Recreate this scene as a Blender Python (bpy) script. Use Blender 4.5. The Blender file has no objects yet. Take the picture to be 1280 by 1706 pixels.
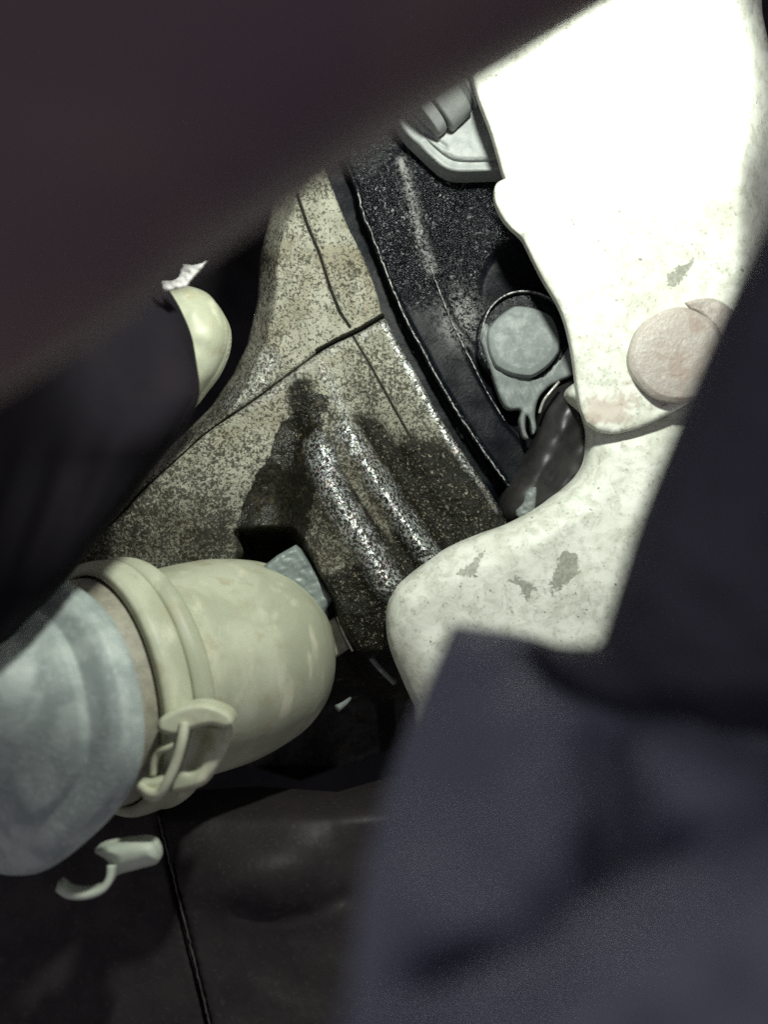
import bpy, bmesh, math, random
import numpy as np
from mathutils import Vector, Matrix
from mathutils.geometry import delaunay_2d_cdt

random.seed(7); rng = np.random.default_rng(7)
sc = bpy.context.scene
COL = sc.collection

# ------------------------------------------------------------------ camera
F = 1800.0                                   # focal length in photo pixels (1280 wide)
cam = bpy.data.cameras.new("camera"); camo = bpy.data.objects.new("camera", cam); COL.objects.link(camo)
cam.sensor_fit = 'HORIZONTAL'; cam.sensor_width = 36.0; cam.lens = 36.0 * F / 1280.0
cam.clip_start = 0.002; cam.clip_end = 20
camo.rotation_euler = (math.radians(90), 0, 0)
cam.dof.use_dof = True; cam.dof.focus_distance = 0.252; cam.dof.aperture_fstop = 13.0
sc.camera = camo

# ------------------------------------------------------------------ world, lamp, exposure
w = bpy.data.worlds.new("World"); sc.world = w; w.use_nodes = True
w.node_tree.nodes["Background"].inputs[0].default_value = (0.95, 0.90, 0.99, 1)
w.node_tree.nodes["Background"].inputs[1].default_value = 0.21
def W(px, py, d):
    return Vector(((px - 640) / F * d, d, (853 - py) / F * d))
def spot(name, at, aim, energy, cone, blend, size, col=(0.96, 1.0, 0.91)):
    l = bpy.data.lights.new(name, 'SPOT'); l.energy = energy; l.color = col; l.shadow_soft_size = size
    l.spot_size = math.radians(cone); l.spot_blend = blend
    o = bpy.data.objects.new(name, l); COL.objects.link(o); o.location = at
    o.rotation_euler = (aim - at).to_track_quat('-Z', 'Y').to_euler()
spot("work_lamp", W(850, -400, 0.138), W(760, 700, 0.25), 1.08, 104, .4, .005)
spot("torch_beam", W(1400, -120, 0.150), W(1085, 150, 0.237), 1.9, 39, 1.0, .004)
sc.view_settings.view_transform = 'Standard'; sc.view_settings.look = 'None'
sc.view_settings.exposure = 0.0; sc.view_settings.gamma = 1.0
sc.cycles.max_bounces = 6; sc.cycles.use_denoising = False
sc.cycles.sample_clamp_indirect = 4.0

# ------------------------------------------------------------------ helpers: materials
class NT:
    def __init__(s, name):
        s.m = bpy.data.materials.new(name); s.m.use_nodes = True
        s.t = s.m.node_tree; s.b = s.t.nodes["Principled BSDF"]
        s.geo = s.t.nodes.new('ShaderNodeTexCoord')
    def n(s, typ, **kw):
        x = s.t.nodes.new(typ)
        for k, v in kw.items(): setattr(x, k, v)
        return x
    def l(s, a, b): s.t.links.new(a, b)
    def put(s, sock, v):
        if hasattr(v, 'is_output'): s.l(v, sock)
        elif isinstance(v, (tuple, list)): sock.default_value = tuple(v) + ((1,) if len(v) == 3 else ())
        else: sock.default_value = v
    def noise(s, scale, detail=3, rough=.6, dist=0.0, off=0.0, stretch=None):
        mp = s.n('ShaderNodeMapping'); s.l(s.geo.outputs['Object'], mp.inputs[0])
        mp.inputs[1].default_value = (off, off * .7, off * 1.3)
        if stretch: mp.inputs[3].default_value = stretch
        x = s.n('ShaderNodeTexNoise'); s.l(mp.outputs[0], x.inputs['Vector'])
        x.inputs['Scale'].default_value = scale; x.inputs['Detail'].default_value = detail
        x.inputs['Roughness'].default_value = rough; x.inputs['Distortion'].default_value = dist
        return x.outputs[0]
    def voro(s, scale, out='Distance', feature='F1'):
        x = s.n('ShaderNodeTexVoronoi', feature=feature); s.l(s.geo.outputs['Object'], x.inputs['Vector'])
        x.inputs['Scale'].default_value = scale
        return x.outputs[out]
    def ramp(s, v, a, b, lo=0.0, hi=1.0):
        x = s.n('ShaderNodeMapRange', interpolation_type='SMOOTHSTEP')
        s.put(x.inputs[0], v); x.inputs[1].default_value = a; x.inputs[2].default_value = b
        x.inputs[3].default_value = lo; x.inputs[4].default_value = hi
        return x.outputs[0]
    def math(s, op, a, b=0.0):
        x = s.n('ShaderNodeMath', operation=op); s.put(x.inputs[0], a); s.put(x.inputs[1], b); return x.outputs[0]
    def mix(s, f, a, b):
        x = s.n('ShaderNodeMix', data_type='RGBA'); s.put(x.inputs[0], f); s.put(x.inputs[6], a); s.put(x.inputs[7], b); return x.outputs[2]
    def attr(s, name):
        x = s.n('ShaderNodeAttribute', attribute_name=name); return x.outputs['Fac']
    def bump(s, h, strength=.5, dist=.0005, prev=None):
        x = s.n('ShaderNodeBump'); s.put(x.inputs['Height'], h); s.put(x.inputs['Strength'], strength)
        x.inputs['Distance'].default_value = dist
        if prev is not None: s.l(prev, x.inputs['Normal'])
        return x.outputs[0]
    def out(s, col=None, rough=None, metal=None, normal=None, spec=None, coat=None, film=None):
        b = s.b.inputs
        if col is not None: s.put(b['Base Color'], col)
        if rough is not None: s.put(b['Roughness'], rough)
        if metal is not None: s.put(b['Metallic'], metal)
        if normal is not None: s.l(normal, b['Normal'])
        if spec is not None: s.put(b['Specular IOR Level'], spec)
        if coat is not None: s.put(b['Coat Weight'], coat); b['Coat Roughness'].default_value = .12
        if film is not None: s.put(b['Thin Film Thickness'], film); b['Thin Film IOR'].default_value = 1.45
        return s.m

def mat_casting():
    s = NT('cast_aluminium')
    oil_shade, wet, grit_shade, crack = s.attr('oil_shade'), s.attr('wet'), s.attr('grit_shade'), s.attr('crack')
    big = s.noise(160, 4, .6); mid = s.noise(640, 3, .6, .9); fine = s.noise(1500, 2, .6, .8, 3)
    base = s.mix(s.ramp(big, .3, .7), (.43, .43, .345), (.31, .31, .235))
    base = s.mix(s.math('MULTIPLY', s.ramp(s.noise(48, 4, .65, .8, 31), .46, .66), .6), base, (.235, .205, .135))
    th = s.math('ADD', s.math('MULTIPLY', grit_shade, .14), s.ramp(s.noise(85, 3, .6, .5, 14), .35, .65, -.035, .045))
    p1 = s.ramp(s.math('SUBTRACT', mid, th), .42, .34); p2 = s.ramp(s.math('SUBTRACT', fine, th), .445, .40)
    pm = s.math('MINIMUM', s.math('ADD', s.math('MULTIPLY', p1, .6), s.math('MULTIPLY', p2, .9)), 1.0)
    grime_shade = s.mix(s.math('MULTIPLY', pm, .88), base, (.024, .022, .014))
    grime_shade = s.mix(s.math('MULTIPLY', s.ramp(grit_shade, .25, .85), .97), grime_shade, s.mix(s.ramp(fine, .60, .68), (.008, .0075, .0045), (.20, .185, .135)))
    edge = s.math('ADD', oil_shade, s.math('MULTIPLY', s.math('SUBTRACT', s.noise(300, 6, .78, .5), .5), 1.1))
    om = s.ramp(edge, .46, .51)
    oil_shade_col = s.mix(s.math('MULTIPLY', s.ramp(mid, .52, .70), s.ramp(big, .45, .68)), (.008, .0075, .0045), (.13, .105, .055))
    c = s.mix(s.math('MULTIPLY', om, .93), grime_shade, oil_shade_col)
    rim = s.math('MULTIPLY', s.ramp(edge, .42, .465), s.ramp(edge, .54, .475))
    c = s.mix(s.math('MULTIPLY', rim, s.ramp(oil_shade, .05, .3, 0, .95)), c, (.006, .006, .003))
    wv = s.math('ADD', wet, s.math('MULTIPLY', s.math('SUBTRACT', s.noise(260, 4, .7, .5, 17), .5), .9))
    wm = s.ramp(wv, .25, 1.05)
    painted_glint = s.math('MULTIPLY', wm, s.ramp(fine, .45, .58))
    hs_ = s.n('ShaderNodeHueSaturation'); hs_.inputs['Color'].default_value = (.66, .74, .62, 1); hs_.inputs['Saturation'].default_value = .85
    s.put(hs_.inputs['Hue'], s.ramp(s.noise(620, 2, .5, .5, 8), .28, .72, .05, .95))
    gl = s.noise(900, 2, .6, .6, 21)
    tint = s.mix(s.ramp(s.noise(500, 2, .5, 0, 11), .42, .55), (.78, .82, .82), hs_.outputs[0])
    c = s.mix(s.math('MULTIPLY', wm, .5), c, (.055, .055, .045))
    c = s.mix(s.math('MULTIPLY', painted_glint, .72), c, tint)  # glints on ridges and edge painted into the colour as pale flecks
    c = s.mix(s.ramp(s.math('ADD', crack, s.math('MULTIPLY', s.math('SUBTRACT', fine, .5), .9)), .4, .6), c, (.015, .015, .010))
    wetm = s.math('MAXIMUM', s.math('MULTIPLY', om, .85), s.math('MAXIMUM', wm, s.math('MULTIPLY', grit_shade, .45)))
    h = s.math('ADD', s.math('MULTIPLY', mid, .8), s.math('MULTIPLY', fine, s.ramp(wm, 0, 1, .7, .25)))
    n1 = s.bump(h, s.ramp(wetm, 0, 1, .50, .42), .0012)
    film = s.math('MULTIPLY', s.ramp(wet, .3, .7), s.ramp(s.noise(700, 2), .3, .7, 200, 800))
    return s.out(c, s.math('ADD', s.ramp(wetm, 0, 1, .62, .24), s.math('MULTIPLY', wm, .13)), s.math('MULTIPLY', wm, .6), n1, s.ramp(s.math('MAXIMUM', wm, s.math('MULTIPLY', om, .3)), 0, 1, .15, .7), None, film)

def mat_black_oily():
    s = NT('oily_black_metal')
    wet = s.attr('wet')
    mid = s.noise(420, 3, .6, 1.6); fine = s.noise(850, 3, .6, 1.8, 2)
    c = s.mix(s.ramp(fine, .5, .75), (.003, .004, .006), (.010, .013, .017))
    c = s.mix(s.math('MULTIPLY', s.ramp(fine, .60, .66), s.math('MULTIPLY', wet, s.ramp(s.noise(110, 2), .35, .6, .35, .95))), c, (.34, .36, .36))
    c = s.mix(s.math('MULTIPLY', s.attr('fleck_glint'), s.ramp(fine, .42, .55)), c, (.36, .37, .35))
    h = s.math('ADD', mid, s.math('MULTIPLY', fine, .7))
    n1 = s.bump(h, s.ramp(wet, 0, 1, .10, .75), .0013)
    film = s.math('MULTIPLY', s.ramp(wet, .55, 1), s.ramp(s.noise(500, 2), .3, .7, 120, 650))
    return s.out(c, s.ramp(wet, 0, 1, .42, .22), 0.0, n1, s.ramp(wet, 0, 1, .10, .38), None, None)

def mat_white_paint():
    s = NT('dirty_white_paint')
    chip, rust = s.attr('chip'), s.attr('rust')
    big = s.noise(70, 4, .6); mid = s.noise(330, 5, .65, .5); fine = s.noise(1500, 3, .6)
    c = s.mix(s.ramp(mid, .40, .66), (.70, .725, .64), (.52, .54, .455))
    c = s.mix(s.math('MULTIPLY', s.ramp(big, .45, .7), .5), c, (.46, .455, .37))
    c = s.mix(s.math('MULTIPLY', s.ramp(fine, .56, .68), s.ramp(mid, .42, .58, .05, .7)), c, (.25, .25, .20))
    c = s.mix(s.math('MULTIPLY', s.ramp(s.noise(620, 2, .5, 0, 9), .70, .745), .8), c, (.12, .11, .08))
    ce = s.math('ADD', chip, s.math('MULTIPLY', s.math('SUBTRACT', s.noise(520, 5, .75, 1.0), .5), 2.2))
    cm = s.ramp(ce, .50, .56)
    c = s.mix(s.math('MULTIPLY', cm, .9), c, s.mix(s.ramp(fine, .4, .6), (.20, .21, .165), (.30, .31, .25)))
    rm = s.ramp(s.math('ADD', rust, s.math('MULTIPLY', s.math('SUBTRACT', mid, .5), 1.1)), .45, .75)
    c = s.mix(s.math('MULTIPLY', rm, .5), c, (.44, .32, .255))
    h = s.math('SUBTRACT', s.math('ADD', s.math('MULTIPLY', mid, .6), s.math('MULTIPLY', fine, .25)), s.math('MULTIPLY', cm, .6))
    return s.out(c, .5, 0.0, s.bump(h, .30, .0005), .45)

def mat_rusty():
    s = NT('rust_stained_steel')
    mid = s.noise(450, 5, .65, .6); fine = s.noise(1400, 3)
    c = s.mix(s.ramp(mid, .35, .65), (.36, .32, .28), (.40, .375, .335))
    c = s.mix(s.ramp(fine, .58, .72), c, (.52, .48, .42))
    c = s.mix(s.ramp(s.noise(200, 3, .6, 0, 5), .55, .7), c, (.335, .275, .235))
    return s.out(c, .5, .05, s.bump(s.math('ADD', mid, s.math('MULTIPLY', fine, .5)), .5, .0006), .5)

def mat_cream():
    s = NT('aged_cream_plastic')
    big = s.noise(55, 4, .6, .4); mid = s.noise(210, 4, .6, .3); st = s.noise(160, 4, .6, 0, 4, (1.0, 1.0, .35))
    c = s.mix(s.ramp(big, .35, .65), (.475, .495, .37), (.35, .37, .265))
    c = s.mix(s.math('MULTIPLY', s.ramp(mid, .52, .70), .7), c, (.36, .345, .22))
    c = s.mix(s.math('MULTIPLY', s.ramp(st, .55, .75), .6), c, (.70, .69, .52))
    return s.out(c, .48, 0.0, s.bump(mid, .12, .0008), .4)

def mat_plain(name, c1, c2, rough, scale=220, bump=.15, metal=0.0, spec=.4, fine=1200, dirt=None):
    s = NT(name)
    a = s.noise(scale, 5, .6, .4); f = s.noise(fine, 3, .6)
    c = s.mix(s.ramp(a, .35, .65), c1, c2)
    if dirt: c = s.mix(s.math('MULTIPLY', s.ramp(f, .56, .72), .7), c, dirt)
    return s.out(c, s.ramp(a, .3, .7, rough * .85, min(1, rough * 1.15)), metal,
                 s.bump(s.math('ADD', a, s.math('MULTIPLY', f, .5)), bump, .0007), spec)

M = dict(
    cast=mat_casting(), black=mat_black_oily(), white=mat_white_paint(), rust=mat_rusty(), cream=mat_cream(),
    boot=mat_plain('pale_grey_rubber', (.38, .43, .40), (.24, .285, .27), .55, 140, .25, 0, .4, 900, (.45, .50, .48)),
    grey=mat_plain('dull_grey_steel', (.20, .225, .213), (.155, .175, .168), 0.6, 350, .14, .1, .4, 1600, (.27, .29, .28)),
    alu=mat_plain('pale_machined_steel', (.34, .36, .345), (.27, .29, .28), .6, 260, .10, .0, .5, 1500, (.22, .22, .20)),
    brownpipe=mat_plain('stained_pipe_end', (.34, .33, .26), (.24, .23, .18), .5, 260, .2, 0, .4, 900, (.42, .38, .32)),
    hosebrown=mat_plain('black_brown_rubber', (.180, .122, .126), (.135, .092, .110), .55, 25, .08, 0, .5, 700),
    navy=mat_plain('blue_black_plastic', (.105, .104, .135), (.092, .091, .12), .8, 30, .08, 0, .25, 700),
    slate=mat_plain('slate_grey_cloth', (.275, .29, .36), (.22, .235, .305), .9, 40, .10, 0, .15, 700),
    conduit=mat_plain('dark_ribbed_rubber', (.0125, .0105, .0135), (.010, .009, .0115), .95, 60, .1, 0, .02, 700),
    lower=mat_plain('dusty_black_plastic', (.024, .020, .020), (.016, .0135, .0145), .6, 120, .3, 0, .3, 900, (.042, .037, .033)),
    deep=mat_plain('dark_engine_bay', (.02, .018, .02), (.014, .013, .015), .8, 60, .1, 0, .2),
    bush=mat_plain('smoky_black_rubber', (.010, .010, .010), (.026, .024, .023), .42, 110, .12, 0, .45, 900),
    label=mat_plain('torn_white_label', (.85, .85, .83), (.78, .76, .74), .6, 200, .1),
    stud=mat_plain('grey_green_steel', (.24, .285, .26), (.18, .215, .20), .5, 350, .25, .1, .5, 1600, (.30, .33, .31)),
    dust=mat_plain('dusty_worn_edge', (.075, .070, .068), (.03, .028, .028), .7, 500, .3, 0, .3),
    pale=mat_plain('pale_green_plastic', (.50, .55, .46), (.42, .47, .39), .5, 160, .15, 0, .4),
    lip=mat_plain('worn_lip_highlight', (.46, .47, .44), (.012, .014, .018), .35, 900, .35, .1, .6, 1500),
    glint=mat_plain('bright_worn_edge', (.55, .55, .50), (.40, .40, .36), .3, 500, .3, .5, .6),
)

# ------------------------------------------------------------------ helpers: geometry
def link(name, me, mat, parent=None):
    o = bpy.data.objects.new(name, me); COL.objects.link(o)
    if mat: me.materials.append(mat)
    if parent: o.parent = parent
    return o
def tag(o, label=None, cat=None, group=None, kind=None):
    if label: o['label'] = label
    if cat: o['category'] = cat
    if group: o['group'] = group
    if kind: o['kind'] = kind
    return o
def thing(name, label, cat, group=None):
    o = bpy.data.objects.new(name, None); COL.objects.link(o); o.empty_display_size = .01
    return tag(o, label, cat, group)

def smooth_poly(pts, closed=True, step=6.0, sharp=()):
    """Catmull-Rom through the points, resampled; indices in sharp stay corners."""
    P = [np.array(p, float) for p in pts]; n = len(P); out = []
    rngi = range(n if closed else n - 1)
    for i in rngi:
        p1, p2 = P[i], P[(i + 1) % n]
        p0 = P[(i - 1) % n] if (closed or i > 0) else p1
        p3 = P[(i + 2) % n] if (closed or i + 2 < n) else p2
        if i in sharp: p0 = p1 - (p2 - p1) * .5
        if (i + 1) % n in sharp: p3 = p2 + (p2 - p1) * .5
        L = np.linalg.norm(p2 - p1); k = max(1, int(L / step))
        for j in range(k):
            t = j / k
            q = .5 * ((2 * p1) + (-p0 + p2) * t + (2 * p0 - 5 * p1 + 4 * p2 - p3) * t * t + (-p0 + 3 * p1 - 3 * p2 + p3) * t ** 3)
            out.append(q)
    if not closed: out.append(P[-1])
    return np.array(out)

def seg_dist(X, Y, poly, closed=False):
    """unsigned distance to a polyline, and arc parameter of the nearest point"""
    P = np.asarray(poly, float); Q = np.roll(P, -1, 0) if closed else P[1:]
    P0 = P if closed else P[:-1]
    best = np.full(X.shape, 1e9); par = np.zeros(X.shape); side = np.zeros(X.shape)
    acc = 0.0
    for a, b in zip(P0, Q):
        d = b - a; L2 = max(d @ d, 1e-9)
        t = np.clip(((X - a[0]) * d[0] + (Y - a[1]) * d[1]) / L2, 0, 1)
        dx, dy = X - (a[0] + t * d[0]), Y - (a[1] + t * d[1])
        dd = np.hypot(dx, dy); m = dd < best
        best[m] = dd[m]; par[m] = acc + t[m] * math.sqrt(L2); side[m] = (d[0] * dy - d[1] * dx)[m]
        acc += math.sqrt(L2)
    return best, par / max(acc, 1e-9), np.sign(side)

def inside(X, Y, poly):
    P = np.asarray(poly, float); r = np.zeros(X.shape, bool)
    for (x1, y1), (x2, y2) in zip(P, np.roll(P, -1, 0)):
        c = (y1 > Y) != (y2 > Y)
        with np.errstate(divide='ignore', invalid='ignore'):
            xi = (x2 - x1) * (Y - y1) / (y2 - y1) + x1
        r ^= c & (X < xi)
    return r
def sdist(X, Y, poly):
    d, _, _ = seg_dist(X, Y, poly, True); return np.where(inside(X, Y, poly), d, -d)
def sst(x, a, b):
    t = np.clip((x - a) / (b - a), 0, 1); return t * t * (3 - 2 * t)
def gz(X, Y, line, wd):
    d, t, s = seg_dist(X, Y, line); return np.exp(-(d / wd) ** 2), t
def gauss(X, Y, cx, cy, r, ry=None):
    return np.exp(-((X - cx) / r) ** 2 - ((Y - cy) / (ry or r)) ** 2)
_ph = rng.uniform(0, 6.28, (40, 3)); _dr = rng.uniform(0, 6.28, 40)
def wob(X, Y, wl, n=14, seed=0):
    """soft pseudo-random undulation in -1..1"""
    r = 0
    for k in range(n):
        i = (k + seed * 7) % 40; f = 6.283 / (wl * (.55 + 1.1 * ((k * .618) % 1)))
        r = r + np.sin(f * (X * math.cos(_dr[i]) + Y * math.sin(_dr[i])) + _ph[i, 0])
    return r / math.sqrt(n) * .8
def rnd(sd, r, depth):
    """rounded edge: extra depth near the outline"""
    t = np.clip(sd / r, 0, 1); return depth * (1 - np.sqrt(np.clip(1 - (1 - t) ** 2, 0, 1)))

def relief(name, outline, dfn, res, thick, mat, parent=None, attrs=None):
    """a solid with the given outline, a modelled front face, real thickness and a back"""
    O = np.asarray(outline, float)
    keep = [0]
    for i in range(1, len(O)):
        if np.linalg.norm(O[i] - O[keep[-1]]) > res * .35: keep.append(i)
    O = O[keep]
    # resample long edges
    R = []
    for a, b in zip(O, np.roll(O, -1, 0)):
        k = max(1, int(np.linalg.norm(b - a) / res))
        for j in range(k): R.append(a + (b - a) * j / k)
    O = np.array(R); nb = len(O)
    x0, y0 = O.min(0); x1, y1 = O.max(0)
    gx = np.arange(x0, x1 + res, res); gy = np.arange(y0, y1 + res, res * .866)
    X, Y = np.meshgrid(gx, gy); X = X + (np.arange(len(gy)) % 2)[:, None] * res * .5
    X = (X + rng.uniform(-.12, .12, X.shape) * res).ravel(); Y = (Y + rng.uniform(-.12, .12, Y.shape) * res).ravel()
    s = sdist(X, Y, O); m = s > res * .55
    pts = np.vstack([O, np.column_stack([X[m], Y[m]])])
    vs, es, fs, *_ = delaunay_2d_cdt([Vector(p) for p in pts.tolist()], [(i, (i + 1) % nb) for i in range(nb)], [], 1, 1e-5)
    V = np.array([tuple(v) for v in vs])
    sd = np.maximum(sdist(V[:, 0], V[:, 1], O), 0)
    D = dfn(V[:, 0], V[:, 1], sd)
    fx = np.column_stack([(V[:, 0] - 640) / F * D, D, (853 - V[:, 1]) / F * D])
    # boundary edges of the triangulation
    cnt = {}
    tris = [tuple(f) for f in fs]
    for t in tris:
        for a, b in ((t[0], t[1]), (t[1], t[2]), (t[2], t[0])): cnt[(a, b)] = cnt.get((a, b), 0) + 1
    bd = [e for e in cnt if (e[1], e[0]) not in cnt]
    n = len(fx)
    bk = fx.copy(); bk[:, 1] += thick
    verts = fx.tolist() + bk.tolist()
    faces = list(tris); nf = len(faces)
    for a, b in bd: faces.append((b, a, a + n, b + n))
    faces += [(t[0] + n, t[2] + n, t[1] + n) for t in tris]
    me = bpy.data.meshes.new(name); me.from_pydata(verts, [], faces); me.update()
    bm = bmesh.new(); bm.from_mesh(me); bmesh.ops.recalc_face_normals(bm, faces=bm.faces); bm.to_mesh(me); bm.free()
    sm = np.zeros(len(me.polygons), bool); sm[:nf] = True
    me.polygons.foreach_set('use_smooth', sm)
    for k, fn in (attrs or {}).items():
        a = me.attributes.new(k, 'FLOAT', 'POINT'); val = np.tile(fn(V[:, 0], V[:, 1], sd), 2)
        a.data.foreach_set('value', val.astype(np.float32))
    return link(name, me, mat, parent)

def mesh_of(name, verts, faces, mat, parent=None, smooth=True, attrs=None):
    me = bpy.data.meshes.new(name); me.from_pydata([tuple(v) for v in verts], [], faces); me.update()
    bm = bmesh.new(); bm.from_mesh(me); bmesh.ops.recalc_face_normals(bm, faces=bm.faces); bm.to_mesh(me); bm.free()
    if smooth:
        me.polygons.foreach_set('use_smooth', [True] * len(me.polygons))
    return link(name, me, mat, parent)

def frame(a):
    a = Vector(a).normalized(); up = Vector((0, 0, 1)) if abs(a.z) < .9 else Vector((1, 0, 0))
    u = a.cross(up).normalized(); v = a.cross(u).normalized(); return a, u, v
def lathe(name, c, axis, prof, mat, parent=None, seg=96, wobble=None, closed=False):
    """prof = [(t, r)] along the axis from point c; caps close an open profile"""
    a, u, v = frame(axis); V = []; Fc = []
    for i, (t, r) in enumerate(prof):
        for k in range(seg):
            th = 2 * math.pi * k / seg; rr, tt = r, t
            if wobble: rr, tt = wobble(i, th, r, t)
            V.append(Vector(c) + a * tt + (u * math.cos(th) + v * math.sin(th)) * rr)
    n = len(prof)
    for i in range(n if closed else n - 1):
        for k in range(seg):
            j = (i + 1) % n
            Fc.append((i * seg + k, i * seg + (k + 1) % seg, j * seg + (k + 1) % seg, j * seg + k))
    if not closed:
        Fc.append(tuple(range(seg - 1, -1, -1))); Fc.append(tuple(range((n - 1) * seg, n * seg)))
    o = mesh_of(name, V, Fc, mat, parent)
    if not closed:
        o.data.polygons[-1].use_smooth = False; o.data.polygons[-2].use_smooth = False
    return o
def rprof(pts, k=5, r=.18):
    """round the corners of a profile polyline"""
    out = [pts[0]]
    for p0, p1, p2 in zip(pts, pts[1:], pts[2:]):
        a = np.array(p0); b = np.array(p1); c = np.array(p2)
        m = min(np.linalg.norm(a - b), np.linalg.norm(c - b)) * r * 2
        s = b + (a - b) / np.linalg.norm(a - b) * m * .5 * 1.0; e = b + (c - b) / np.linalg.norm(c - b) * m * .5
        for j in range(k + 1):
            t = j / k; out.append(tuple((1 - t) ** 2 * s + 2 * t * (1 - t) * b + t * t * e))
    out.append(pts[-1]); return out

def tube(name, pts, rad, mat, parent=None, seg=40, ridges=None):
    P = [Vector(p) for p in pts]; n = len(P); V = []; Fc = []
    ref = Vector((.3, .5, .8)).normalized()
    for i, p in enumerate(P):
        t = (P[min(i + 1, n - 1)] - P[max(i - 1, 0)]).normalized()
        u = (ref - t * ref.dot(t)).normalized(); ref = u; v = t.cross(u)
        r = rad(i / (n - 1)) if callable(rad) else rad
        for k in range(seg):
            th = 2 * math.pi * k / seg; V.append(p + (u * math.cos(th) + v * math.sin(th)) * r)
    for i in range(n - 1):
        for k in range(seg):
            Fc.append((i * seg + k, i * seg + (k + 1) % seg, (i + 1) * seg + (k + 1) % seg, (i + 1) * seg + k))
    Fc.append(tuple(range(seg))); Fc.append(tuple(range((n - 1) * seg, n * seg)))
    return mesh_of(name, V, Fc, mat, parent)

def sweep(name, pts, wdir, width, thick, mat, parent=None, bevel=True):
    """a bent strip: path, direction of its width, rounded rectangular section"""
    P = [Vector(p) for p in pts]; n = len(P); V = []; Fc = []; wd = Vector(wdir).normalized()
    sec = []
    r = min(thick, width) * .45
    for sx, sy, a0 in ((1, 1, 0), (-1, 1, 90), (-1, -1, 180), (1, -1, 270)):
        for q in (0, 30, 60, 90):
            a = math.radians(a0 + q); sec.append((sx * (width / 2 - r) + r * math.cos(a), sy * (thick / 2 - r) + r * math.sin(a)))
    m = len(sec)
    for i, p in enumerate(P):
        t = (P[min(i + 1, n - 1)] - P[max(i - 1, 0)]).normalized()
        wv = (wd - t * wd.dot(t)).normalized(); nv = t.cross(wv)
        for a, b in sec: V.append(p + wv * a + nv * b)
    for i in range(n - 1):
        for k in range(m): Fc.append((i * m + k, i * m + (k + 1) % m, (i + 1) * m + (k + 1) % m, (i + 1) * m + k))
    Fc.append(tuple(range(m))); Fc.append(tuple(range((n - 1) * m, n * m)))
    return mesh_of(name, V, Fc, mat, parent)
def px3(pts, step=5):
    """smooth 3-D path from (px, py, depth) points"""
    P = [np.array(p, float) for p in pts]; out = []
    for i in range(len(P) - 1):
        p0 = P[max(i - 1, 0)]; p1 = P[i]; p2 = P[i + 1]; p3 = P[min(i + 2, len(P) - 1)]
        k = max(2, int(np.linalg.norm((p2 - p1)[:2]) / step))
        for j in range(k):
            t = j / k
            out.append(.5 * ((2 * p1) + (-p0 + p2) * t + (2 * p0 - 5 * p1 + 4 * p2 - p3) * t * t + (-p0 + 3 * p1 - 3 * p2 + p3) * t ** 3))
    out.append(P[-1]); return [W(*q) for q in out]
def disc(px, py, d, tilt, prof, name, mat, parent, seg=64, wobble=None):
    """lathe whose axis points at the viewer, leaned by tilt (x, z)"""
    return lathe(name, W(px, py, d), Vector((tilt[0], -1, tilt[1])), prof, mat, parent, seg, wobble)

# ------------------------------------------------------------------ setting
wall = relief('engine_bay_wall', [(-900, -700), (2200, -700), (2200, 2500), (-900, 2500)],
              lambda x, y, s: .40 + .02 * wob(x, y, 500), 60, .02, M['deep'])
tag(wall, kind='structure')

# ------------------------------------------------------------------ engine casing (upper + lower casting)
casing = thing('engine_casing', 'speckled oily aluminium engine casing with two wet ridges, crossed by a diagonal seam', 'engine casing')
EDGE = [(520, 235), (545, 292), (577, 372), (605, 429), (627, 486), (640, 527), (665, 575), (692, 620), (725, 681), (753, 726), (782, 770), (812, 812), (835, 850)]
SEAM = [(642, 527), (600, 552), (560, 571), (530, 588), (475, 628), (435, 658), (395, 686), (345, 720), (300, 760), (240, 815), (200, 858), (160, 895), (90, 955)]
LEFTFALL = [(500, 300), (462, 385), (452, 430), (449, 502), (430, 575), (404, 630), (366, 690), (320, 735), (250, 795)]
GROOVE = [(495, 325), (512, 375), (533, 425), (550, 480), (566, 520), (583, 545)]
GROOVE2 = [(588, 560), (612, 600), (640, 650), (662, 690), (685, 730)]
def base_d(x, y):
    return .262 - .000010 * (y - 500) + .000006 * (x - 500)
def d_upper(x, y, s):
    d = base_d(x, y) + rnd(s, 6, .0008)
    dl, t, sg = seg_dist(x, y, LEFTFALL)
    lft = np.where(sg > 0, dl, -dl)                 # positive on the far (left) side
    d = d + .00016 * np.maximum(lft + 12, 0) ** 1.25
    g, _ = gz(x, y, GROOVE, 3); d = d + .0005 * g
    ss, _, _ = seg_dist(x, y, SEAM)
    d = d + .00035 * wob(x, y, 70, seed=1) + .00012 * wob(x, y, 17, seed=2)
    return d
up_o = np.vstack([smooth_poly([(500, 180)] + EDGE[1:5] + [(635, 520)], False, 5),
                  smooth_poly([(p[0] - .6, p[1] - 1.2) for p in SEAM], False, 5),
                  [(120, 915), (235, 790), (308, 722), (352, 678), (388, 625), (412, 575), (430, 500), (432, 430), (445, 380), (470, 250)]])
zero = lambda x, y, s: np.zeros(x.shape)
WETLINE = [(392, 676), (430, 636), (452, 600)]
relief('upper_casing', up_o, d_upper, 3.0, .012, M['cast'], casing,
       {'oil_shade': zero, 'crack': lambda x, y, s: np.maximum(gz(x, y, GROOVE, 3.2)[0], 1.0 * gz(x, y, [(p[0], p[1] - 3) for p in SEAM[:4]], 6)[0]), 'grit_shade': lambda x, y, s: np.clip(.12 + .5 * gauss(x, y, 425, 430, 40) + .35 * sst(x, 470, 380), 0, 1), 'wet': lambda x, y, s: .65 * gz(x, y, WETLINE, 26)[0]})

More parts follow.
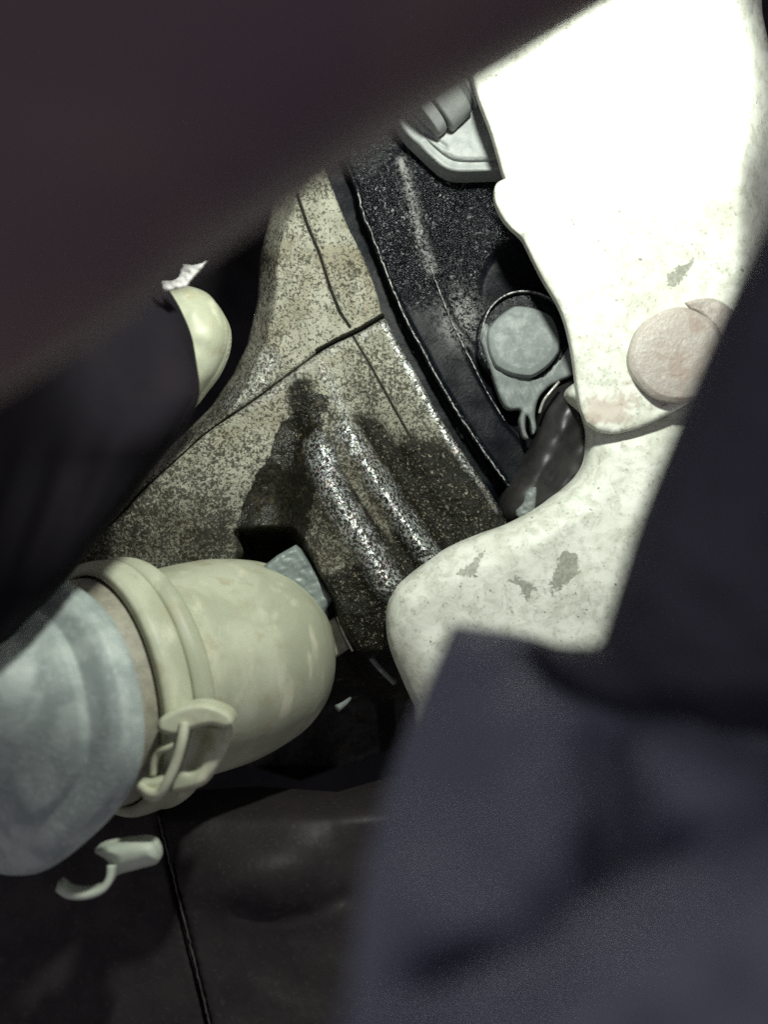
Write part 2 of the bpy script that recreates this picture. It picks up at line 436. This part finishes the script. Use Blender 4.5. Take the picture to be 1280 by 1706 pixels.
R1 = [(530, 745), (545, 800), (570, 845), (598, 890), (622, 930), (648, 975)]
R2 = [(575, 715), (600, 752), (630, 800), (662, 850), (690, 890), (722, 935)]
R0 = [(530, 598), (552, 640), (575, 690), (592, 720)]
V1 = [(560, 640), (610, 700), (650, 760), (700, 830), (745, 890)]
OILP = [(515, 648), (480, 690), (462, 705), (450, 742), (452, 758), (428, 790), (418, 815), (404, 842), (396, 880), (408, 925), (600, 1020), (760, 960), (870, 870), (815, 800), (700, 720), (600, 680)]
RECESS = [(402, 918), (395, 888), (435, 884), (482, 884), (502, 905), (530, 958), (556, 1004), (566, 1040), (600, 1095), (650, 1170), (660, 1300), (300, 1300), (380, 960)]
FACE = [(497, 858), (470, 884), (505, 912), (560, 1015), (650, 1160)]
def d_lower(x, y, s):
    d = base_d(x, y) - .0004 + rnd(s, 6, .0008) - .000020 * np.clip(y - 690, 0, 330) * sst(x, 430, 540)
    for L, wd, h in ((R1, 29, .0046), (R2, 24, .0043), (R0, 18, .0016)):
        g, t = gz(x, y, L, wd); d = d - h * g * (.35 + .65 * sst(t, 0, .3))
    g, _ = gz(x, y, V1, 30); d = d + .0022 * g
    # hollow of the oily pocket beside the ridges
    d = d + .0065 * gauss(x, y, 455, 845, 48, 62) + .003 * gauss(x, y, 490, 740, 34, 50)
    g, _ = gz(x, y, GROOVE2, 3); d = d + .0004 * g
    sr = sdist(x, y, RECESS); d = d + .030 * sst(sr, -10, 26) + .05 * sst(y, 1080, 1180)
    d = d + .012 * sst(y, 1000, 1300)
    d = d + .0003 * wob(x, y, 60, seed=3) + .00013 * wob(x, y, 16, seed=4)
    return d
def oil_shade_l(x, y, s):
    d, _, _ = seg_dist(x, y, OILP[:10])
    v = np.where(inside(x, y, OILP), sst(d, -14, 14), 1 - sst(d, -14, 14)) 
    # away from the crisp left tide line the film thins out over the ridges
    v = v * (1 - sst(x + .25 * (y - 760), 505, 575)); v = v * (1 - .42 * sst(y, 790, 690)); v = np.maximum(v, sst(y, 1060, 1110))  # last term paints the shade below the pipe near-black, beyond the real stain
    return v
def grit_shade_l(x, y, s):
    g = .12 + .50 * sst(y, 700, 900) * sst(x, 480, 380)  # denser speckle at lower left also paints the light's falloff into the colour
    ins = sst(x + .45 * (y - 760), 470, 530)
    g = np.maximum(g, ins * (.42 + .15 * sst(y, 660, 800)))
    g = g * (1 - .35 * gauss(x, y, 635, 600, 50, 45))
    q = y - .30 * (x - 700)
    g = np.maximum(g, 1.0 * sst(q, 640, 790) * sst(x, 610, 680))
    g = np.maximum(g, 1.0 * gz(x, y, V1, 26)[0] * sst(y, 650, 720))
    g = np.maximum(g, 1.0 * gz(x, y, [(545, 740), (560, 790), (600, 850), (640, 905), (690, 960)], 17)[0])
    g = np.maximum(g, .95 * gz(x, y, [(500, 650), (510, 720), (500, 790)], 30)[0])
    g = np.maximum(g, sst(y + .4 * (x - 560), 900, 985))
    return np.clip(g, 0, 1)
def wet_glint_l(x, y, s):
    v = np.zeros(x.shape)
    for L, wd, k in ((R1, 27, 1.0), (R2, 22, 1.0), (R0, 14, .6)): v = np.maximum(v, k * gz(x, y, L, wd)[0])
    v = np.maximum(v, 1.0 * gz(x, y, [(p[0] - 5, p[1] + 2) for p in EDGE[5:]], 10)[0] * (1 - .5 * sst(y, 740, 820)))
    v = np.maximum(v, .6 * gz(x, y, SEAM[:7], 22)[0])
    v = np.maximum(v, .12 * gauss(x, y, 770, 840, 90, 70))
    return v
low_o = np.vstack([smooth_poly(EDGE[5:] + [(850, 880)], False, 5), [(860, 1000), (760, 1210), (500, 1300), (150, 1200), (60, 1000)],
                   smooth_poly([(p[0] + .6, p[1] + 1.4) for p in SEAM[::-1]], False, 5)])
relief('lower_casing', low_o, d_lower, 3.0, .012, M['cast'], casing, {'oil_shade': oil_shade_l, 'wet': wet_glint_l, 'grit_shade': grit_shade_l, 'crack': lambda x, y, s: .85 * gz(x, y, GROOVE2, 2.8)[0]})

# grey stub and worn bracket tucked behind the cream pipe
stub = thing('hex_stud', 'short grey square-ended steel stud half hidden behind the cream pipe', 'stud')
relief('stud_body', smooth_poly([(430, 950), (462, 925), (492, 908), (500, 914), (556, 996), (550, 1006), (540, 1024), (480, 1010)], True, 4, range(8)),
       lambda x, y, s: .2545 + .00002 * (x - 500) + rnd(s, 9, .0015) + .00015 * wob(x, y, 16, seed=5), 3, .003, M['stud'], stub)
relief('stud_end', smooth_poly([(538, 1026), (548, 1006), (560, 998), (566, 1004), (560, 1016), (546, 1029)], True, 3),
       lambda x, y, s: .2560 + .0002 * (x - 540), 3, .004, M['deep'], stub)
brk = thing('steel_lug', 'small worn grey lug with bright bent edge right of the cream pipe end', 'lug')
relief('lug_plate', smooth_poly([(530, 1036), (560, 1027), (575, 1055), (583, 1080), (556, 1098), (530, 1090)], True, 4, range(6)),
       lambda x, y, s: .2585 + rnd(s, 6, .001), 3, .004, M['brownpipe'], brk)
sweep('lug_edge', px3([(563, 1026, .2572), (572, 1052, .2572), (588, 1084, .2577)]), (0, -1, 0), .0016, .0007, M['glint'], brk)
sweep('lug_edge', px3([(574, 1034, .2582), (583, 1056, .2582), (596, 1078, .2588)]), (0, -1, 0), .0014, .0004, M['glint'], brk)
rod = sweep('wire_rod', px3([(594, 1050, .257), (612, 1085, .257), (630, 1110, .258), (658, 1138, .259)]), (0, -1, 0), .0014, .0013, M['grey'])
tag(rod, 'thin dull grey rod slanting down in the dark gap left of the white bracket', 'rod')
pin = tube('wire_pin', px3([(562, 1180, .248), (574, 1172, .2495), (584, 1163, .252)]), lambda t: .0009 * (1 - .6 * t), M['grey'], None, 16)
tag(pin, 'tiny pale pin tip poking out below the right end of the cream pipe', 'pin')

# ------------------------------------------------------------------ black oily cover right of the casing
cover = thing('black_cover', 'oily black metal cover with raised lip lines, between the casing and the white bracket', 'cover')
L1 = [(570, 255), (597, 319), (606, 360), (617, 384), (637, 437), (658, 490), (682, 543), (702, 579), (723, 620), (749, 665), (782, 717), (810, 758), (841, 801), (850, 815)]
L2 = [(668, 270), (678, 299), (690, 352), (702, 401), (719, 449), (735, 494), (752, 535), (767, 567), (784, 599), (813, 656), (841, 701), (872, 735)]
STEP = [(690, 300), (712, 400), (735, 470), (760, 538), (800, 583), (829, 648), (847, 680), (880, 725)]
BOSS = (874, 566)
def d_cover(x, y, s):
    e, te, se = seg_dist(x, y, L1); e = np.where(se < 0, e, -e)      # positive right of L1
    d = base_d(x, y) + .0006
    d = d + .0042 * sst(-e, 3, 9)                                     # channel along the casing
    d = d - .0014 * np.exp(-(e / 4.0) ** 2)                           # bright lip
    f, tf, sf = seg_dist(x, y, STEP); f = np.where(sf < 0, f, -f)
    low = sst(y, 430, 520)
    d = d - (.0010 - .0026 * low) * sst(f, -3, 4)
    g, _ = gz(x, y, L2, 3.5); d = d - .0008 * g * low
    g, _ = gz(x, y, L2[:5], 12); d = d - .0019 * g
    d = d + .0018 * gauss(x, y, 790, 400, 55, 70) - .001 * gauss(x, y, 650, 400, 40, 80)
    # turned pillar that carries the bolt
    rb = np.hypot((x - 868) / 74, (y - 500) / 100)
    d = d - .0022 * sst(rb, 1.10, .86)
    wetm = wet_c(x, y, s)
    d = d + wetm * (.0005 * wob(x, y, 26, seed=5) + .00035 * wob(x, y, 11, seed=6)) + .0001 * wob(x, y, 60, seed=1)
    d = d + .006 * sst(y, 800, 900)
    return d
def wet_c(x, y, s):
    e, _, se = seg_dist(x, y, L1); e = np.where(se < 0, e, -e)
    f, _, sf = seg_dist(x, y, STEP); f = np.where(sf < 0, f, -f)
    band = sst(e, 2, 9) * sst(y, 545, 470)                              # flange upper part
    body = sst(f, -6, 4) * sst(y, 690, 600)
    v = np.maximum(band, body)
    rb = np.hypot((x - 868) / 74, (y - 500) / 100)
    v = v * sst(rb, .92, 1.08) * (1 - .35 * gauss(x, y, 800, 380, 40, 60))
    v = np.maximum(v, .85 * np.exp(-(e / 3.5) ** 2))
    v = v * (1 - .6 * sst(y, 330, 260))
    return v
cov_o = np.vstack([smooth_poly([(p[0] - 6, p[1]) for p in EDGE[:-1]] + [(838, 846)], False, 5),
                   [(870, 905), (960, 880), (1030, 800), (1020, 600), (980, 450), (940, 320), (900, 180), (760, 60), (560, 100)]])
relief('cover_body', cov_o, d_cover, 3.8, .01, M['black'], cover, {'wet': wet_c, 'fleck_glint': lambda x, y, s: .8 * gz(x, y, L2[:5], 9)[0] * sst(y, 520, 480) + .9 * gauss(x, y, 770, 530, 30, 40) * sst(seg_dist(x, y, STEP)[0], 0, 6)})  # whitish ridge flecks, plus sparkle painted into the colour beside the step
sweep('lip', [W(q[0], q[1], .2601 - .000010 * (q[1] - 500) + .000006 * (q[0] - 500)) for q in smooth_poly(L1[1:-1], False, 5) + rng.normal(0, .55, (len(smooth_poly(L1[1:-1], False, 5)), 2))], (0, -1, 0), .0016, .00027, M['lip'], cover)
sweep('lip', [W(q[0], q[1], .2618 - .000010 * (q[1] - 500) + .000006 * (q[0] - 500)) for q in smooth_poly(L2[4:-1], False, 5) + rng.normal(0, .45, (len(smooth_poly(L2[4:-1], False, 5)), 2))], (0, -1, 0), .0012, .00024, M['lip'], cover)

# grey lug, flange and hexagon head of the bolt
px = .2575 / F
LUG = [(805, 579), (800, 560), (812, 540), (845, 600), (893, 630), (930, 600), (952, 575), (959, 619), (935, 634), (915, 645), (898, 664), (892, 690), (894, 715), (888, 724), (883, 700), (877, 693), (876, 715), (881, 731), (872, 728), (866, 702), (868, 683), (848, 682), (836, 668), (820, 624)]
lug = relief('bolt_seat', smooth_poly(LUG, True, 4), lambda x, y, s: .2560 + rnd(s, 5, .0007) + .0002 * wob(x, y, 22, seed=2), 3, .003, M['grey'], cover)
bolt = disc(873, 567, .2584, (-.04, .06), [(t, r) for t, r in rprof([(-.004, 80 * px), (.0006, 80 * px), (.0013, 77 * px), (.0016, 66 * px), (.0018, 10 * px)], 4)], 'bolt_flange', M['black'], cover, 72)
a = bolt.data.attributes.new('wet', 'FLOAT', 'POINT'); a.data.foreach_set('value', np.full(len(bolt.data.vertices), .35, np.float32))
def hexw(i, th, r, t):
    k = math.cos(math.pi / 6) / math.cos(((th + .30) % (math.pi / 3)) - math.pi / 6)
    k = .62 + .38 * k
    return r * (k * 1.05) * (1 + .01 * math.sin(2 * th + 1)), t
disc(871, 572, .2569, (-.05, .07), rprof([(-.001, 59 * px), (.0016, 59 * px), (.0026, 56 * px), (.0030, 46 * px), (.0031, 5 * px)], 4), 'bolt_head', M['grey'], bolt, 96, hexw)
sweep('rim_highlight', px3([(803, 566, .2568), (806, 540, .2568), (818, 513, .2567), (842, 493, .2566), (872, 486, .2566), (904, 492, .2566), (930, 510, .2566), (946, 540, .2567)]), (0, -1, 0), .0014, .0004, M['lip'], bolt)  # added pale strip painting a highlight along the flange's upper rim

# black rubber elbow behind the bracket
bh = thing('rubber_elbow', 'smoky black rubber elbow curving out behind the lower left edge of the white bracket', 'rubber elbow')
EL = [(918, 646), (945, 632), (975, 622), (1030, 640), (1030, 800), (950, 880), (880, 890), (838, 868), (835, 830), (866, 778), (888, 720), (900, 675)]
relief('elbow_body', smooth_poly(EL, True, 5), lambda x, y, s: .2535 + rnd(s, 55, .0085) - .0012 * gz(x, y, [(955, 690), (900, 770), (860, 850)], 22)[0] + .0002 * wob(x, y, 40, seed=3), 4.5, .012, M['bush'], bh)
sweep('elbow_lip', px3([(899, 688, .2535), (906, 668, .2525), (918, 652, .2523), (931, 637, .253)]), (0, -1, 0), .0012, .0006, M['glint'], bh)
relief('worn_patch', smooth_poly([(884, 815), (894, 812), (893, 838), (889, 852), (866, 862), (860, 852), (872, 838), (876, 822)], True, 4),
       lambda x, y, s: .2515 + rnd(s, 6, .0008) + .0003 * wob(x, y, 10), 3, .004, M['grey'], bh)

# ------------------------------------------------------------------ pale steel housing at the top
hs = thing('steel_housing', 'pale grey steel housing with rounded rim and grooved neck, at top beside the white bracket', 'housing')
RIM_O = [(640, 150), (663, 202), (676, 222), (694, 240), (719, 264), (739, 280), (760, 287), (800, 287), (860, 285), (900, 280), (880, 100), (760, 60)]
relief('rim', smooth_poly(RIM_O, True, 4, (0, 8, 9, 10, 11)), lambda x, y, s: .2545 + rnd(s, 6, .0012) + .0004 * sst(s, 6, 12) - .0009 * gauss(x, y, 707, 233, 10, 8), 3.2, .008, M['alu'], hs)
FACE_O = [(650, 120), (680, 190), (692, 206), (711, 230), (728, 246), (743, 258), (762, 266), (800, 267), (850, 264), (880, 258), (860, 90), (760, 60)]
relief('face_plate', smooth_poly(FACE_O, True, 4, (0, 9, 10, 11)), lambda x, y, s: .2537 - .0007 * sst(s, 1, 5) + .00008 * wob(x, y, 40, seed=4) + .0012 * gz(x, y, [(680, 195), (707, 222), (742, 245)], 3.5)[0], 3.2, .004, M['alu'], hs)
ax = (W(799, 196, .2515) - W(690, 75, .2515)).normalized()
nd = Vector((ax.z * -1, 0, ax.x)).normalized()
# neck: stacked rings whose axis runs up-left to right, seen from the side
nx = Vector((.70, -.10, .70)).normalized()
def neck_at(k, r0, r1, L, nm, mt):
    return lathe(nm, W(712 + .71 * k, 142 - .71 * k, .2500), nx, rprof([(-L * u, r0 * .80 * u), (-L * u, r0 * u), (L * u, r1 * u), (L * u, r1 * .7 * u)], 4, .3), mt, hs, 72)
u = .249 / F
neck_at(-36, 74, 76, 10, 'neck_base', M['alu'])
neck_at(0, 84, 85, 23, 'neck', M['alu'])
neck_at(28, 78, 78, 6, 'neck_groove', M['grey'])
neck_at(37, 83, 83, 4.5, 'neck_ring', M['alu'])
neck_at(46, 76, 76, 6, 'neck_groove', M['grey'])
neck_at(55, 81, 80, 5, 'neck_ring', M['alu'])
neck_at(76, 72, 64, 16, 'neck_end', M['alu'])

# ------------------------------------------------------------------ white bracket
br = thing('white_bracket', 'scuffed white-painted metal bracket, torch-lit, with a rusty bolt and a bent lower arm', 'bracket')
LE = [(700, -160), (750, 20), (787, 124), (800, 169), (820, 222), (838, 286), (843, 298), (832, 303), (825, 312), (826, 336), (838, 362), (852, 379), (871, 397), (888, 430), (906, 465), (930, 505), (944, 540), (955, 590), (963, 650), (970, 685), (978, 704)]
TABL = [(996, 717), (1020, 722), (1052, 717), (1085, 705), (1138, 677), (1200, 640), (1262, 600)]
RE = [(1300, 480), (1310, 300), (1296, 150), (1272, 30), (1240, -120), (1000, -220)]
pl_o = np.vstack([smooth_poly(LE, False, 4, (2, 5, 6)), smooth_poly(TABL, False, 4), smooth_poly(RE, False, 8)])
CH = [[(757, 955), (772, 962), (790, 955), (800, 935), (822, 918), (800, 920), (785, 938)],
      [(845, 965), (868, 978), (878, 1008), (886, 985), (900, 982), (880, 970), (862, 962)],
      [(922, 960), (918, 980), (932, 990), (952, 968), (968, 955), (962, 925), (945, 915), (930, 930)],
      [(1108, 458), (1112, 480), (1128, 478), (1150, 450), (1158, 432), (1130, 445)]]
def d_plate(x, y, s):
    d = .2370 + .000012 * (1040 - x) - .000009 * (700 - y) + rnd(s, 4, .0006)
    d = d + .00022 * wob(x, y, 150, seed=2) + .00003 * wob(x, y, 30, seed=3)
    d = d + .020 * sst(x, 1225, 1330)
    # pinched tab at the upper left edge
    d = d + .0007 * gz(x, y, [(838, 300), (850, 350), (875, 400)], 5)[0]
    return d
def chips(x, y, s):
    v = np.zeros(x.shape)
    for c in CH: v = np.maximum(v, sst(sdist(x, y, c), -9, 9))
    v = np.maximum(v, .8 * gauss(x, y, 786, 955, 9)); v = np.maximum(v, .45 * gauss(x, y, 905, 985, 60, 30))
    return v * .95
def rustm(x, y, s):
    v = .75 * gauss(x, y, 1010, 690, 45, 28) + .55 * gauss(x, y, 1050, 640, 40, 60) + .4 * gauss(x, y, 985, 660, 30, 40)
    return v
relief('plate', pl_o, d_plate, 5.5, .0028, M['white'], br, {'chip': chips, 'rust': rustm})
ARM = [(955, 640), (972, 690), (980, 715), (980, 742), (976, 770), (962, 794), (940, 815), (922, 828), (894, 848), (847, 873), (800, 890), (766, 904), (735, 920), (705, 941), (678, 962), (660, 978), (648, 1000), (643, 1028), (645, 1060), (653, 1090), (672, 1136), (690, 1175), (715, 1230), (900, 1260), (1100, 1150), (1250, 950), (1330, 700), (1300, 560), (1150, 560)]
def d_arm(x, y, s):
    d = .2396 - .000010 * (y - 800) + .000008 * (1000 - x) + rnd(s, 62, .0085)
    tb, _, _ = seg_dist(x, y, LE[-4:] + TABL)
    d = d + .00018 * wob(x, y, 140, seed=4) + .00003 * wob(x, y, 28, seed=5)
    d = d - .0012 * gz(x, y, [(1000, 980), (1060, 860), (1090, 780)], 45)[0]
    return d
relief('lower_arm', smooth_poly(ARM, True, 5), d_arm, 5.5, .004, M['white'], br, {'chip': chips, 'rust': lambda x, y, s: .35 * gauss(x, y, 1110, 740, 40) + .7 * gauss(x, y, 657, 986, 5, 9)})
# round bolt: washer disc behind, domed head in front, leaned so a dark slit shows between them
q = .236 / F
CR = [(1142, 504), (1166, 498), (1190, 498), (1215, 512), (1235, 538), (1240, 570), (1222, 606)] + [(1126 + 83 * math.cos(math.radians(t)), 594 + 83 * math.sin(math.radians(t))) for t in range(0, -80, -8)]
rs = relief('bolt_washer', smooth_poly(CR, True, 3, (0, 6, 7)), lambda x, y, s: .2342 - .000009 * (700 - y) - .000006 * (x - 1160) + rnd(s, 5, .0005) + .0001 * wob(x, y, 30), 3, .004, M['rust'], br)
def dent(i, th, r, t):
    return r * (1 + .015 * math.sin(3 * th + 1) + .012 * math.sin(7 * th)), t
disc(1126, 594, .2346, (-.03, -.03), rprof([(-.002, 78 * q), (.0017, 78 * q), (.0026, 70 * q), (.0030, 45 * q), (.0031, 4 * q)], 4), 'bolt_head', M['rust'], br, 72, dent)

# ------------------------------------------------------------------ cream pipe, clamp band, rubber boot
q = .236 / F
PC = W(188, 1146, .236); PA = Vector((.975 * .75, .66, .15 * .75)).normalized()
pipe = thing('cream_pipe', 'aged cream plastic pipe end with a domed tip and grimy underside', 'pipe')
def pw(i, th, r, t):
    return r * (1 + .006 * math.sin(2 * th + .4) + .004 * math.sin(5 * th + t * 90)), t
lathe('pipe_body', PC, PA, [(t * q, r * q) for t, r in rprof([(-10, 150), (-10, 178), (60, 180), (150, 186), (215, 186), (270, 178), (325, 165), (372, 136), (402, 94), (420, 42), (423, 5)], 6, .4)], M['cream'], pipe, 128, pw)
lathe('pipe_flange', PC, PA, [(t * q, r * q) for t, r in rprof([(28, 150), (28, 209), (44, 216), (62, 211), (80, 184), (80, 150)], 5, .35)], M['cream'], pipe, 128, pw)
lathe('pipe_end', PC, PA, [(t * q, r * q) for t, r in rprof([(-150, 140), (-150, 184), (-60, 188), (-8, 190), (-8, 120)], 5, .3)], M['brownpipe'], pipe, 128, pw)

cl = thing('hose_clamp', 'cream plastic clamp band with a folded pinch lug, fastened round the cream pipe', 'clamp')
lathe('band', PC, PA, [(t * q, r * q) for t, r in rprof([(-26, 196), (-24, 208), (-14, 213), (0, 214), (24, 213), (28, 200), (24, 194), (-22, 192), (-26, 196)], 4, .35)[:-1]], M['cream'], cl, 144, None, True)
LG = [(268, 1196), (300, 1178), (335, 1172), (362, 1178), (383, 1190), (388, 1206), (376, 1213), (350, 1208), (318, 1216), (296, 1226), (272, 1222), (262, 1214)]
relief('lug_lip', smooth_poly(LG, True, 3), lambda x, y, s: .2085 + .00002 * (x - 270) + rnd(s, 9, .0013), 3, .006, M['cream'], cl)
relief('lug_panel', smooth_poly([(318, 1212), (350, 1206), (380, 1208), (384, 1222), (372, 1262), (352, 1296), (330, 1312), (285, 1320), (292, 1290), (308, 1250)], True, 4),
       lambda x, y, s: .2150 + .0024 * gz(x, y, [(335, 1225), (318, 1270)], 16)[0] + rnd(s, 10, .002), 3, .004, M['cream'], cl)
sweep('lug_leg', px3([(308, 1205, .2095), (304, 1232, .2085), (294, 1268, .2085), (280, 1300, .2085), (268, 1318, .209), (252, 1320, .2095), (236, 1308, .2105)]), (0, -1, 0), .0032, .0019, M['cream'], cl)
sweep('lug_leg', px3([(302, 1232, .2115), (282, 1244, .2115), (266, 1250, .2125), (258, 1268, .213), (256, 1288, .2135)]), (0, -1, 0), .0030, .0014, M['cream'], cl)
relief('lug_foot', smooth_poly([(228, 1310), (236, 1300), (256, 1297), (274, 1294), (282, 1304), (270, 1330), (256, 1336), (240, 1330)], True, 3), lambda x, y, s: .2095 + rnd(s, 10, .002), 3, .004, M['cream'], cl)

boot = thing('rubber_boot', 'pale blue-grey rubber boot with a thick rim, cut off by the left edge', 'boot')
BC = W(58, 1196, .216); BA = Vector((.98 * .60, .78, -.20 * .60)).normalized(); b = .216 / F
def bw(i, th, r, t):
    return r * (1 + .034 * math.cos(3 * th + .6) + .012 * math.cos(4 * th)), t + 9 * b * math.sin(2 * th + 1) + 5 * b * math.sin(5 * th)
lathe('boot_sleeve', BC, BA, [(t * b, r * b) for t, r in rprof([(-620, 104), (-420, 108), (-280, 112), (-180, 124), (-110, 150), (-70, 192), (-56, 198), (-42, 228), (-28, 243), (0, 246), (16, 240), (24, 226), (22, 205), (0, 196), (-60, 196)], 5, .3)], M['boot'], boot, 128, bw)
for vx in bpy.data.objects['boot_sleeve'].data.vertices:          # the sleeve sags away from the rim's centre line
    tt = (vx.co - BC).dot(BA) / b
    if tt < -58 and (vx.co - BC - BA * tt * b).length > 0: vx.co.z += min(-(tt + 58), 90) * .42 * b

# loose clip below
clip = thing('retaining_clip', 'small hooked pale plastic clip below the pale grey boot', 'clip')
relief('clip_arm', smooth_poly([(157, 1418), (170, 1408), (200, 1402), (240, 1398), (258, 1404), (266, 1422), (262, 1438), (236, 1446), (205, 1454), (186, 1460), (184, 1442), (174, 1430)], True, 3),
       lambda x, y, s: .2105 + rnd(s, 24, .0042), 3, .003, M['pale'], clip)
sweep('clip_hook', px3([(188, 1440, .2115), (186, 1458, .211), (176, 1474, .2105), (160, 1483, .210), (138, 1487, .2095), (116, 1484, .209), (99, 1472, .2085)]), (0, -1, 0), .0046, .0015, M['pale'], clip)

# cream cap behind the left hose with torn label
cap = thing('cream_plug', 'round cream plastic plug peeping out from behind the dark ribbed sleeve', 'plug')
r_ = .225 / F
def capw(i, th, r, t): return r * (1 + .02 * math.sin(2 * th)), t
relief('plug_face', smooth_poly([(262, 484), (290, 478), (315, 477), (347, 490), (368, 518), (379, 547), (376, 583), (360, 620), (339, 648), (320, 672), (290, 700), (240, 690), (215, 590), (225, 510)], True, 4),
       lambda x, y, s: .2245 + rnd(s, 60, .011) + .0003 * wob(x, y, 60), 3.5, .006, M['cream'], cap)
JAG = [(270, 474), (271, 470), (288, 470), (298, 464), (303, 455), (302, 450), (307, 447), (306, 442), (322, 444), (338, 440), (345, 436), (330, 454), (318, 466), (309, 478), (295, 481), (274, 486)]
lab = relief('torn_label', smooth_poly(JAG, True, 3, range(len(JAG))), lambda x, y, s: .206 + .0002 * wob(x, y, 12), 3, .0008, M['label'])
tag(lab, 'jagged torn scrap of white label above the round cream plug', 'label')

# ------------------------------------------------------------------ lower plastic panels
lp = thing('lower_cover', 'dusty black plastic undercover with a straight seam below the cream pipe', 'undercover')
def d_lp(x, y, s):
    d = .2480 - .00004 * (y - 1340) + rnd(s, 8, .001)
    d = d - .0065 * gauss(x, y, 405, 1450, 95, 75) - .004 * gauss(x, y, 480, 1470, 110, 70)
    d = d + .0008 * gz(x, y, [(395, 1520), (450, 1533), (520, 1520), (570, 1495)], 14)[0]
    d = d + .012 * sst(y, 1370, 1300) - .003 * gz(x, y, [(500, 1410), (600, 1350), (720, 1290)], 60)[0]
    return d + .0003 * wob(x, y, 140, seed=6) + .00004 * wob(x, y, 22, seed=7)
relief('right_panel', smooth_poly([(262, 1356), (285, 1330), (420, 1320), (560, 1330), (700, 1290), (900, 1300), (900, 1850), (390, 1850), (352, 1706), (318, 1570), (290, 1460)], True, 8, range(11)), d_lp, 6, .006, M['lower'], lp)
relief('left_panel', smooth_poly([(-120, 1340), (258, 1345), (287, 1460), (315, 1570), (349, 1706), (383, 1850), (-120, 1850)], True, 8, range(7)),
       lambda x, y, s: .2460 - .00003 * (y - 1340) + rnd(s, 14, .0022) + .0002 * wob(x, y, 160, seed=2), 7, .006, M['lower'], lp)

sweep('panel_edge', [W(q[0], q[1], .2452 - .00003 * (q[1] - 1340)) for q in smooth_poly([(264, 1358), (288, 1455), (316, 1568), (349, 1702), (380, 1840)], False, 6) + rng.normal(0, .5, (len(smooth_poly([(264, 1358), (288, 1455), (316, 1568), (349, 1702), (380, 1840)], False, 6)), 2))], (0, -1, 0), .0010, .00035, M['dust'], lp)

# ------------------------------------------------------------------ dark things close to the lens
# thick hose across the upper left
hp = []
A0 = np.array([1180.0, -690.0]); A1 = np.array([-420.0, 335.0])
hose = tube('thick_hose', [W(*(A0 + (A1 - A0) * t), .096 - .019 * t) for t in np.linspace(0, 1, 40)],
            lambda t: .0256 - .0051 * t + .0003 * math.sin(9 * t), M['hosebrown'], None, 72)
tag(hose, 'thick dark brownish rubber hose blurred across the upper left corner', 'hose')
# ribbed sleeve at the left
CO = [(150, 330), (240, 430), (282, 487), (300, 520), (314, 556), (322, 600), (327, 640), (322, 672), (296, 716), (255, 770), (205, 835), (150, 905), (95, 975), (40, 1030), (-40, 1090), (-300, 1150), (-300, 330)]
def d_co(x, y, s):
    d = .186 + .019 * sst(y, 760, 500) * sst(x, 60, 250) - .010 * sst(y, 760, 1000)
    d = d + rnd(s, 90, .016)
    return d - .0009 * np.sin((x + .35 * y) / 11.5) * sst(y, 680, 860) * sst(s, 0, 30)
sl = relief('ribbed_sleeve', smooth_poly(CO, True, 8), d_co, 6, .004, M['conduit'])
tag(sl, 'dark ribbed rubber sleeve at the left edge above the pale grey boot', 'sleeve')
# dark panel at the right
PN = [(1420, 110), (1290, 375), (1212, 540), (1150, 690), (1086, 850), (1050, 960), (1016, 1070), (1006, 1082), (960, 1082), (900, 1074), (905, 1130), (1010, 1200), (1150, 1260), (1320, 1330), (1700, 1400), (1700, 110)]
pn = relief('side_panel', smooth_poly(PN, True, 8, (6, 7, 9)), lambda x, y, s: .104 + .00001 * (1100 - x) + rnd(s, 40, .005) + .006 * sst(y, 1130, 1260) + .0006 * wob(x, y, 160, seed=1), 8, .004, M['navy'])
tag(pn, 'smooth blue-black plastic panel blurred down the right edge', 'panel')
# slate-coloured cloth bundle at the bottom right
CL = [(757, 1046), (800, 1050), (900, 1068), (980, 1100), (1100, 1150), (1320, 1230), (1700, 1300), (1700, 2100), (480, 2100), (560, 1800), (585, 1640), (605, 1500), (640, 1350), (676, 1240), (712, 1150), (738, 1090)]
def d_cl(x, y, s):
    d = np.maximum(.102 - .00006 * (y - 1050) + .00001 * (x - 900), .055) + rnd(s, 60, .008)
    d = d + .012 * gz(x, y, [(900, 1100), (1010, 1150), (1130, 1210), (1300, 1270)], 55)[0]
    d = d + .011 * gz(x, y, [(1010, 1250), (1020, 1380), (985, 1500), (900, 1590), (720, 1660)], 62)[0]
    d = d + .007 * gz(x, y, [(1010, 1480), (1180, 1420), (1290, 1370)], 50)[0]
    d = d - .006 * gauss(x, y, 1120, 1310, 70, 80) - .005 * gauss(x, y, 700, 1500, 110, 110)
    d = d - .010 * gz(x, y, [(760, 1760), (1000, 1620), (1290, 1500), (1500, 1450)], 130)[0]
    return d + .0010 * wob(x, y, 180, seed=3)
cb = relief('cloth_bundle', smooth_poly(CL, True, 8, (0,)), d_cl, 8, .004, M['slate'])
tag(cb, 'folded slate grey cloth blurred in the lower right corner', 'cloth')
